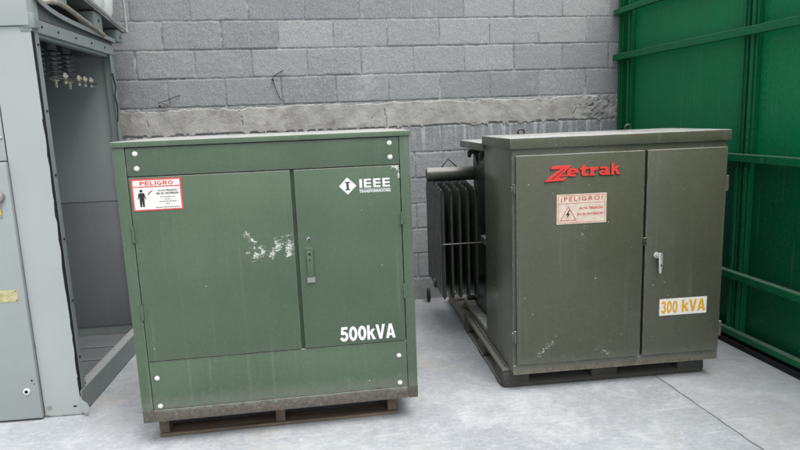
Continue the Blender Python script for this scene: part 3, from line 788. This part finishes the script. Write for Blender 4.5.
PP = thing('plastic_pallet', 'black plastic pallet with perforated deck under the olive transformer', 'pallet', (1.035, -1.735, 0), RY)
def plastic_pallet():
    W, D, m = 1.145, .99, M['plastic_pallet']
    b = MB(); n = 14
    b.box(0, W, 0, .03, .082, .1005, .003); b.box(0, W, D-.03, D, .082, .1005, .003)
    b.box(0, .03, .031, D-.031, .082, .1003, .003); b.box(W-.03, W, .031, D-.031, .082, .1003, .003)
    for i in range(1, 26): u = W*i/26; b.box(u-.009, u+.009, .0305, D-.0305, .085, .0995)
    for i in range(1, 22): v = D*i/22; b.box(.0305, W-.0305, v-.009, v+.009, .084, .0985)
    b.obj('deck', m, PP, True)
    for iu, u in enumerate((.0, W/2-.075, W-.15)):
        for v in (.0, D/2-.075, D-.15):
            b = MB(); b.box(u, u+.15, v, v+.15, .012, .0815, .012, 3)
            for q in b.bm.verts:
                k = .04*(1-q.co.z/.08); q.co.x += (u+.075-q.co.x)*-k; q.co.y += (v+.075-q.co.y)*-k
            b.obj('foot', m, PP, True)
    for v in (0, D/2-.06, D-.12):
        b = MB(); N = 96; vs = []
        for i in range(N+1):
            u = -.006+(W+.012)*i/N; ph = abs(((u-.075)/(W/2-.075)) % 1-.5)*2
            top = .014+.022*(ph**3); 
            e_ = min(u+.006, W+.006-u); k_ = .035*(1-math.sqrt(max(0, 1-(1-min(1, e_/.035))**2))); ya_, yb_ = (v-.006+(k_ if v == 0 else 0)), (v+.126-(k_ if v > .5 else 0))
            vs += [(u, ya_, .001), (u, ya_, top), (u, yb_, top), (u, yb_, .001)]
        fs = [(4*i+k, 4*i+(k+1) % 4, 4*i+4+(k+1) % 4, 4*i+4+k) for i in range(N) for k in range(4)]+[(0, 1, 2, 3), (4*N+3, 4*N+2, 4*N+1, 4*N)]
        b.add(vs, fs); bmesh.ops.recalc_face_normals(b.bm, faces=b.bm.faces[:]); es = [e for e in b.bm.edges if abs(e.calc_length()) < 0]; b.obj('runner', m, PP)
    for u in (0, W-.12):
        b = MB(); b.box(u-.004, u+.122, .122, D-.122, .001, .0115, .003); b.obj('runner', m, PP, True)
plastic_pallet()

WP2 = thing('wooden_pallet', 'grey wooden pallet by the wall, under the radiators behind the black pallet', 'pallet', (1.11, -.745, 0), RY)
def pal2():
    W, D = 1.0, .62
    for v in (0, .17, .35, D-.09): MB().box(0, W, v, v+.09, .083, .101, .002).obj('top_board', M['tan'], WP2, True)
    for u in (0, W/2-.03, W-.06): MB().box(u, u+.06, .003, D-.003, .018, .0825, .003).obj('stringer', M['tan'], WP2, True)
    for v in (0., D-.1): MB().box(-.002, W+.002, v-.002, v+.1, .001, .0175, .002).obj('bottom_board', M['tan'], WP2, True)
pal2()
WH = thing('small_wheel', 'small dark wheel standing on the floor by the wall beside the radiator fins', 'wheel', (1.005, -.07, .0), R(-8))
b = MB(); b.tube([(0, .042*math.cos(a), .054+.042*math.sin(a)) for a in [2*math.pi*k/24 for k in range(24)]], .0125, 10, True)
for v in b.bm.verts: v.co.z = max(v.co.z, .0005)
b.obj('tyre', M['rubber'], WH, True)
b = MB(); b.cyl((-.008, 0, .054), (.008, 0, .054), .034, n=20, bev=.002); b.cyl((-.014, 0, .054), (.014, 0, .054), .012, n=12); b.obj('hub', M['hole'], WH, True)

# ================================================================== open grey cabinet (left)
LY = R(-4); L0 = (-1.152, -1.490, 0)
L = thing('switchgear_cabinet', 'tall light grey electrical cabinet with its side open, insulators hanging inside', 'cabinet', L0, LY)
def grey_cab():
    g = M['grey']; W = 1.35; Dp = 1.06
    # local frame: u negative to the left, v into the scene
    # front strip with a ragged, torn right edge
    b = MB(); pts = [(-.186, .0)]; rr = random.Random(5)
    pts = [(-.186, .004)]
    z = .004; edge = []
    while z < 1.938:
        amp = .003 if z < 1.6 else .001
        edge.append((-.006+rr.uniform(-amp, amp), z)); z += rr.choice((rr.uniform(.006, .02), rr.uniform(.03, .12)))
    pts += edge+[(-.004, 1.938), (-.186, 1.938)]
    b.prism(pts, 0, .003); b.obj('front_strip', g, L)
    b = MB(); b.prism([(-.002, .02), (.026, .012), (.052, .055), (.040, .075), (.012, .085), (-.002, .11)], -.012, -.009)
    for q in b.bm.verts: q.co.y += -.03*max(0, q.co.x)/.05+.02*max(0, q.co.z-.05)
    b.obj('torn_flap', g, L, False, 'torn sheet corner bent outwards at the bottom')
    # upper fixed door and lower projecting door
    B('door', -W, -.1925, -.001, .018, 1.322, 1.938, g, L, .003, label='upper door with a black seam')
    B('seam', -.1925, -.1865, .006, .012, 1.322, 1.92, M['hole'], L, 0)
    ld = B('door', -W, -.188, -.026, -.0005, .012, 1.316, M['grey_low'], L, .004, 3, label='lower door standing proud of the cabinet front')
    B('header', -W, -.004, -.012, .10, 1.9415, 2.42, g, L, .004)
    for (u, z, o) in ((-.195, 1.43, None), ):
        b = MB(); b.lathe([(.008, 0), (.008, -.003), (.004, -.006)], (-.205, -.001, 1.43), 'y', 12); b.obj('screw', M['zinc'], L, True)
    b = MB(); b.lathe([(.012, 0), (.012, -.002), (.007, -.0024)], (-.160, -.0002, .052), 'y', 16); b.obj('screw', M['zinc'], L, True)
    b = MB(); b.box(-.044, -.026, -.0008, .001, .046, .054, .0003); b.obj('slot', M['hole'], L)
    b = MB(); b.lathe([(.0165, 0), (.0165, -.004), (.0155, -.006), (.009, -.006)], (-.245, -.0262, .161), 'y', 20); gr = b.obj('grommet', M['white'], ld, True)
    b = MB(); b.cyl((-.245, -.0334, .161), (-.245, -.0318, .161), .009, n=16); b.obj('grommet_hole', M['hole'], ld)
    b = MB(); b.cyl((-.214, -.0272, .217), (-.214, -.0262, .217), .005, n=12); b.cyl((-.205, -.0272, .198), (-.205, -.0262, .198), .003, n=10); b.obj('drilled_hole', M['hole'], ld)
    # brass nameplate
    b = MB(); b.box(-.34, -.220, -.0278, -.0262, .632, .692, .0005); b.obj('nameplate', M['brass'], ld)
    for (u, z) in ((-.2265, .685), (-.2265, .639), (-.333, .685)):
        b = MB(); b.cyl((u, -.0290, z), (u, -.0276, z), .003, n=10); b.obj('rivet', M['hole'], ld)
    # latch knob with yellow tag
    b = MB(); b.lathe([(.026, 0), (.026, -.01), (.022, -.02), (.014, -.024)], (-.236, -.0262, 1.153), 'y', 24); b.obj('latch_knob', M['zinc'], ld, True)
    b = MB(); b.box(-.29, -.2335, -.0285, -.0262, 1.05, 1.128, .0006); b.obj('latch_plate', M['zinc'], ld)
    b = MB(); b.box(-.288, -.240, -.0298, -.0286, 1.066, 1.122, 0); b.obj('yellow_tag', M['yellow'], ld)
    # frame around the open side (faces +u)
    f = M['grey_frame']
    def bolts(b, pts):
        for p in pts: b.cyl((p[0]-.001, p[1], p[2]), (p[0]+.004, p[1], p[2]), .006, n=8)
    b = MB(); b.box(-.003, .0, .026, .064, .105, 1.94, 0); b.box(-.045, -.004, .040, .064, .105, 1.94, .001); b.obj('front_post', f, L)
    b = MB(); b.box(-.0045, -.0025, .0035, .0255, .02, 1.93, 0); b.box(-.014, -.0048, .0035, .006, .02, 1.93, 0); b.obj('edge_gap_shade', M['hole'], L)  # dark strip painting the shaded gap between front strip and post
    for z in (1.86, 1.55, 1.24, .92, .60, .30): hb = MB(); bolts(hb, [(0, .045, z)]); hb.obj('post_bolt', M['hole'], L)
    b = MB(); b.box(-.05, .003, -.004, Dp+.03, 1.916, 1.976, .002); b.box(-.05, -.010, .06, Dp-.06, 1.900, 1.916, .001)
    tr = b.obj('top_rail', f, L, True)
    b = MB(); b.box(-.03, .018, -.008, .05, 1.930, 1.998, .004, 2); b.obj('corner_bracket', f, L, True)
    for v in (.10, .28, .5, .72, .93): hb = MB(); bolts(hb, [(.003, v, 1.948)]); hb.obj('rail_bolt', M['hole'], L)
    b = MB(); b.box(-.003, .0, Dp-.045, Dp, .105, 1.924, 0); b.box(-.05, -.004, Dp-.018, Dp, .105, 1.924, .001); b.obj('rear_post', f, L)
    b = MB(); b.box(-.055, .002, .004, Dp, .002, .128, .003); b.obj('bottom_rail', f, L, True)
    # something like a hinge wire on the rear post
    b = MB(); b.tube([(.004, Dp-.05, 1.80), (.006, Dp-.02, 1.72), (.005, Dp-.055, 1.66), (.006, Dp-.03, 1.60), (.004, Dp-.05, 1.50)], .004, 6); b.obj('loose_strap', M['hole'], L, True)
    # inside
    inn = M['grey_in']
    B('back_panel', -W+.01, -.012, Dp+.03, Dp+.036, .985, 1.92, inn, L, .001)
    B('back_panel', -W+.01, -.012, Dp+.03, Dp+.036, .13, .981, M['grey_in_shaded'], L, .001)
    B('panel_seam', -W+.01, -.012, Dp+.034, Dp+.037, .975, .99, M['hole'], L, 0)
    B('side_panel', -W, -W+.004, 0, Dp+.04, .01, 1.93, inn, L, 0)
    B('inner_divider', -.62, -.616, .03, Dp+.03, .11, 1.90, inn, L, 0)
    B('floor_pan', -W+.01, -.0555, .02, Dp+.029, .06, .066, M['pan'], L, 0)
    b = MB(); b.cyl((-.03, .10, .127), (-.03, .10, .1292), .020, n=16); b.obj('rail_hole', M['hole'], L)
    for v in (.35, .6, .83): B('floor_rib', -.615, -.058, v, v+.012, .0665, .072, M['grey_roof'], L, .001)
    B('roof', -W, -.006, .02, Dp+.04, 1.986, 1.994, M['grey_roof'], L, .001)
    B('ceiling_beam', -W, -.06, Dp-.10, Dp-.06, 1.90, 1.93, M['grey_roof'], L, .002)
    b = MB()
    for v in (0.03,): b.box(-W, -.008, Dp+.0365, Dp+.045, .0, 1.985, 0)
    b.obj('rear_skin', f, L)
    # insulators
    for (u, v) in ((-.20, .67), (-.20, .86), (-.20, .46), (-.45, .67), (-.45, .86)):
        prof = []
        z = 0.0
        for k in range(6):
            zz = 1.925-.025-k*.026
            prof += [(.018, zz+.004), (.043-.001*k, zz-.006), (.043-.001*k, zz-.011), (.020, zz-.012)]
        prof = [(.026, 1.985), (.026, 1.905)]+prof+[(.018, 1.765)]
        b = MB(); b.lathe(prof, (u, v, 0), 'z', 20); ins = b.obj('insulator', M['porcelain'], L, True)
        b = MB(); b.cyl((u, v, 1.765), (u, v, 1.735), .014, n=12); b.cyl((u, v, 1.735), (u, v, 1.700), .008, n=10); b.box(u-.018, u+.018, v-.01, v+.01, 1.738, 1.752, .001); b.obj('terminal', M['copper'], ins, True)
    b = MB(); b.box(-.13, -.10, .40, 1.03, 1.734, 1.7395, .0005); b.obj('busbar', M['grey_roof'], L)
    for v in (.60, .79, .88, .975):
        b = MB(); b.cyl((-.12, v, 1.775), (-.12, v, 1.715), .010, n=10); b.cyl((-.12, v, 1.765), (-.12, v, 1.750), .018, n=6); b.box(-.20, -.125, v-.008, v+.008, 1.742, 1.747); b.obj('stud', M['copper'], L, True)
    b = MB(); b.cyl((-.12, .9, 1.925), (-.12, .9, 1.885), .008, n=8); b.obj('hook_bolt', M['grey_roof'], L)
    # bent roof cowl above the open side: dark cheek with a light lip
    curve = [(.045, 2.092), (.074, 2.078), (.12, 2.061), (.185, 2.046), (.30, 2.032), (.42, 2.024), (.55, 2.019), (.8, 2.013), (1.04, 2.008), (1.10, 2.006)]
    pts = [(-.012+.12, 1.978), (.045, 1.978)]+curve+[(1.10, 1.978)]
    b = MB(); n = len(pts)
    A = [(-.012, p[0], p[1]) for p in pts]; C = [(-.008, p[0], p[1]) for p in pts]
    b.add(A+C, [tuple(range(n-1, -1, -1)), tuple(range(n, 2*n))]+[(i, (i+1) % n, n+(i+1) % n, n+i) for i in range(n)])
    bmesh.ops.recalc_face_normals(b.bm, faces=b.bm.faces[:]); b.obj('roof_cheek', M['grey_roof'], L)
    b = MB(); P = curve; vs = []
    for (v, z) in P:
        vs += [(.014, v, z-.011), (.014, v, z+.013), (-.06, v, z+.015), (-.06, v, z+.009), (.008, v, z+.007), (.008, v, z-.011)]
    k = len(P); fs = [(6*i+j, 6*i+(j+1) % 6, 6*i+6+(j+1) % 6, 6*i+6+j) for i in range(k-1) for j in range(6)]+[tuple(range(6)), tuple(6*(k-1)+j for j in range(5, -1, -1))]
    b.add(vs, fs); bmesh.ops.recalc_face_normals(b.bm, faces=b.bm.faces[:]); b.obj('roof_lip', M['grey_frame'], L, False)
grey_cab()

# tank in a tilted steel frame on top of the grey cabinet
I = thing('caged_tank', 'white plastic tank in a battered metal frame lying on top of the grey cabinet', 'tank', (L0[0], L0[1], 2.0), LY)
def tote():
    c = M['cage']; W = 1.0; rz = lambda v: .178-.139*(v-.65)
    b = MB(); b.tube([(-.10, .13, .05), (-.02, .15, .065), (.012, .20, .085), (.016, .30, .094), (.016, .39, .090), (.016, .60, .058), (.016, .90, .018)], .013, 8); b.obj('bent_bar', M['tan'], I, True)
    for v, w in ((.36, .05), (.84, .062), (1.20, .045)):
        for u in (-.03, -W):
            b = MB(); zb = .003 if v < 1 else -.0
            b.box(u-.05, u+.045, v-w, v+w, max(.010, rz(v)-.115), rz(v)-.013, .006, 2)
            if v < .5: b.bm.verts.ensure_lookup_table()
            b.obj('foot', M['grey_frame'], I, True)
            if u > -.5:
                b = MB(); b.cyl((u+.044, v, rz(v)-.06), (u+.0465, v, rz(v)-.06), .010, n=12); b.obj('foot_hole', M['hole'], I)
    b = MB(); N = 2
    b.add([(-W, .22, rz(.22)-.012), (.018, .22, rz(.22)-.012), (.018, 1.27, rz(1.27)-.012), (-W, 1.27, rz(1.27)-.012), (-W, .22, rz(.22)-.004), (.018, .22, rz(.22)-.004), (.018, 1.27, rz(1.27)-.004), (-W, 1.27, rz(1.27)-.004)],
          [(3, 2, 1, 0), (4, 5, 6, 7), (0, 1, 5, 4), (1, 2, 6, 5), (2, 3, 7, 6), (3, 0, 4, 7)]); b.obj('deck', M['grey_roof'], I)
    for dz, r_ in ((0, .012), (.25, .009), (.55, .009)):
        b = MB(); b.tube([(-W, .22, rz(.22)+dz), (.034, .22, rz(.22)+dz), (.034, .75, rz(.75)+dz), (.034, 1.28, rz(1.28)+dz), (-W, 1.28, rz(1.28)+dz)], r_, 8); b.obj('cage_tube', c, I, True)
    for v in (.23, .58, 1.27):
        b = MB(); b.tube([(.042, v, rz(v)-.01), (.042, v, .9)], .010, 8); b.obj('cage_tube', c, I, True)
    B('dark_panel', -W+.05, .008, .24, .475, .262, .85, M['grey_roof'], I, .02, 3)
    # lobed milky tank
    b = MB(); vs = []; fs = []; nv = 60; nz = 10
    for k in range(nz+1):
        z = .012+.78*k/nz; inset = .05*max(0, 1-k/1.6)**2
        for q in range(nv+1):
            v = .50+.75*q/nv; lob = abs(math.sin((q/nv)*math.pi*5))**.5
            u = .0-.05*(1-lob)-inset-.10*max(0, 1-min(q, nv-q)/5)**2
            vs.append((u, v, rz(v)+z))
    for k in range(nz):
        for q in range(nv): a = k*(nv+1)+q; fs.append((a, a+1, a+nv+2, a+nv+1))
    n0 = len(vs)
    for k in range(nz+1):
        for q in (0, nv): v = .50+.75*q/nv; vs.append((-W+.05, v, rz(v)+.012+.78*k/nz))
    for k in range(nz):
        a, c2 = k*(nv+1), n0+2*k; fs += [(c2, a, a+nv+1, c2+2), (a+nv, c2+1, c2+3, a+2*nv+1), (c2+1, c2, c2+2, c2+3)]
    fs.append(tuple(range(nv+1))+(n0+1, n0)); t0 = nz*(nv+1); fs.append(tuple(t0+q for q in range(nv+1))+(n0+2*nz+1, n0+2*nz))
    b.add(vs, fs); bmesh.ops.recalc_face_normals(b.bm, faces=b.bm.faces[:]); b.obj('bottle', M['milky'], I, True)
tote()

# ================================================================== green metal fence
F = thing('metal_fence', 'tall glossy green sheet metal fence with horizontal rails', 'fence', (2.63, 0, 0))
def fence():
    x = 0.0
    secs = [(-.13, -.20, -1.40), (0, -1.505, -2.74), (0, -2.845, -4.08), (0, -4.185, -5.4)]
    # sheets between posts, in three heights
    for (_, ya, yb) in secs:
        for (z0, z1, mat) in ((.02, .4395, 'fence_shaded'), (.440, 1.1555, 'fence_shaded'), (1.156, 1.8795, 'fence'), (1.880, 2.65, 'fence')):
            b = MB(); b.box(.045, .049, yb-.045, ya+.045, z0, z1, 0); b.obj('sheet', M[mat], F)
    posts = [-.03, -.165, -1.415, -1.49, -2.755, -2.83, -4.095, -4.17, -5.42]
    for y in posts:
        b = MB(); b.box(.012, .0445, y-.028, y+.028, .03, 2.65, .003); b.box(.0, .011, y-.012, y+.012, .03, 2.65, .002)
        b.obj('post', M['fence_rail'], F, True)
    for (y0, y1) in ((-.06, -.135), (-1.443, -1.462), (-2.783, -2.802), (-4.123, -4.142)):
        b = MB(); b.box(.036, .040, y1, y0, .03, 2.65, 0); b.obj('filler_strip', M['fence_shaded'], F)
    for (z0, z1) in ((2.192, 2.232), (1.842, 1.889), (1.124, 1.168), (.411, .453)):
        b = MB(); b.box(-.045, -.002, -5.6, -.012, z0, z1, .0025); b.box(-.0015, .011, -5.6, -.012, z0+.006, z0+.012, 0); b.obj('rail', M['fence_rail'], F, True)
    b = MB(); b.box(-.03, .011, -5.6, -.012, .045, .085, .003); b.obj('bottom_rail', M['fence_rail'], F, True)
    b = MB(); b.box(-.055, .03, -5.6, -.012, .001, .018, .002); b.box(-.055, -.048, -5.6, -.012, .0185, .034, 0); b.obj('floor_track', M['hole'], F)
    # rivets
    rr = random.Random(2)
    for y in (-.165, -1.56):
        z = 1.25
        while z < 2.2:
            if not (1.82 < z < 1.9):
                yy = y if y > -1 else y+rr.uniform(-.003, .003)
                xx = -.0 if y > -1 else .045
                b = MB(); b.cyl((xx-.003, yy, z), (xx+.001, yy, z), .004, n=8); b.obj('rivet', M['fence_rail'], F)
            z += .085 if y > -1 else .045
fence()

# ================================================================== light
SUN_EL, SUN_AZ = R(64), R(152)      # azimuth from +Y clockwise: behind the camera, slightly right
W = bpy.data.worlds.new('World'); S.world = W; W.use_nodes = True
nt = W.node_tree; bg = nt.nodes['Background']
sky = nt.nodes.new('ShaderNodeTexSky'); sky.sky_type = 'NISHITA'; sky.sun_disc = False
sky.sun_elevation = SUN_EL; sky.sun_rotation = SUN_AZ; sky.air_density = 1.0; sky.dust_density = 3.0; sky.ozone_density = 1.0
hs = nt.nodes.new('ShaderNodeHueSaturation'); hs.inputs['Saturation'].default_value = .28
nt.links.new(sky.outputs[0], hs.inputs['Color']); tc = nt.nodes.new('ShaderNodeTexCoord'); sx = nt.nodes.new('ShaderNodeSeparateXYZ'); nt.links.new(tc.outputs['Generated'], sx.inputs[0])
mr = nt.nodes.new('ShaderNodeMapRange'); nt.links.new(sx.outputs[2], mr.inputs['Value'])
mr.inputs['From Min'].default_value = 0; mr.inputs['From Max'].default_value = .9; mr.inputs['To Min'].default_value = .42; mr.inputs['To Max'].default_value = 2.0
vm = nt.nodes.new('ShaderNodeVectorMath'); vm.operation = 'SCALE'; nt.links.new(hs.outputs[0], vm.inputs[0]); nt.links.new(mr.outputs[0], vm.inputs['Scale'])
nt.links.new(vm.outputs[0], bg.inputs[0])
bg.inputs[1].default_value = .20
sl = bpy.data.lights.new('sun', 'SUN'); sl.energy = 1.1; sl.angle = R(40); sl.color = (1, .97, .93)
so = bpy.data.objects.new('sun', sl); COL.objects.link(so)
d = Vector((math.sin(SUN_AZ)*math.cos(SUN_EL), math.cos(SUN_AZ)*math.cos(SUN_EL), math.sin(SUN_EL)))
so.rotation_euler = d.to_track_quat('Z', 'Y').to_euler(); so.location = (0, -3, 6)

# ================================================================== camera
f, yaw, pitch, roll = 614.12, .16928, .17075, -.03858
fw = Vector((math.sin(yaw)*math.cos(pitch), math.cos(yaw)*math.cos(pitch), -math.sin(pitch)))
r0 = Vector((math.cos(yaw), -math.sin(yaw), 0)); u0 = r0.cross(fw)
r = r0*math.cos(roll)+u0*math.sin(roll); u = -r0*math.sin(roll)+u0*math.cos(roll)
cam = bpy.data.cameras.new('camera'); cam.sensor_width = 36; cam.lens = f*36/800; cam.clip_start = .05; cam.clip_end = 500
co = bpy.data.objects.new('camera', cam); COL.objects.link(co)
Mx = Matrix((r, u, -fw)).transposed().to_4x4(); Mx.translation = (0, -4.71326, 1.44722)
co.matrix_world = Mx
S.camera = co
S.view_settings.view_transform = 'Standard'; S.view_settings.look = 'None'; S.view_settings.exposure = 0
S.render.resolution_x = 1024; S.render.resolution_y = 576
S.cycles.max_bounces = 6
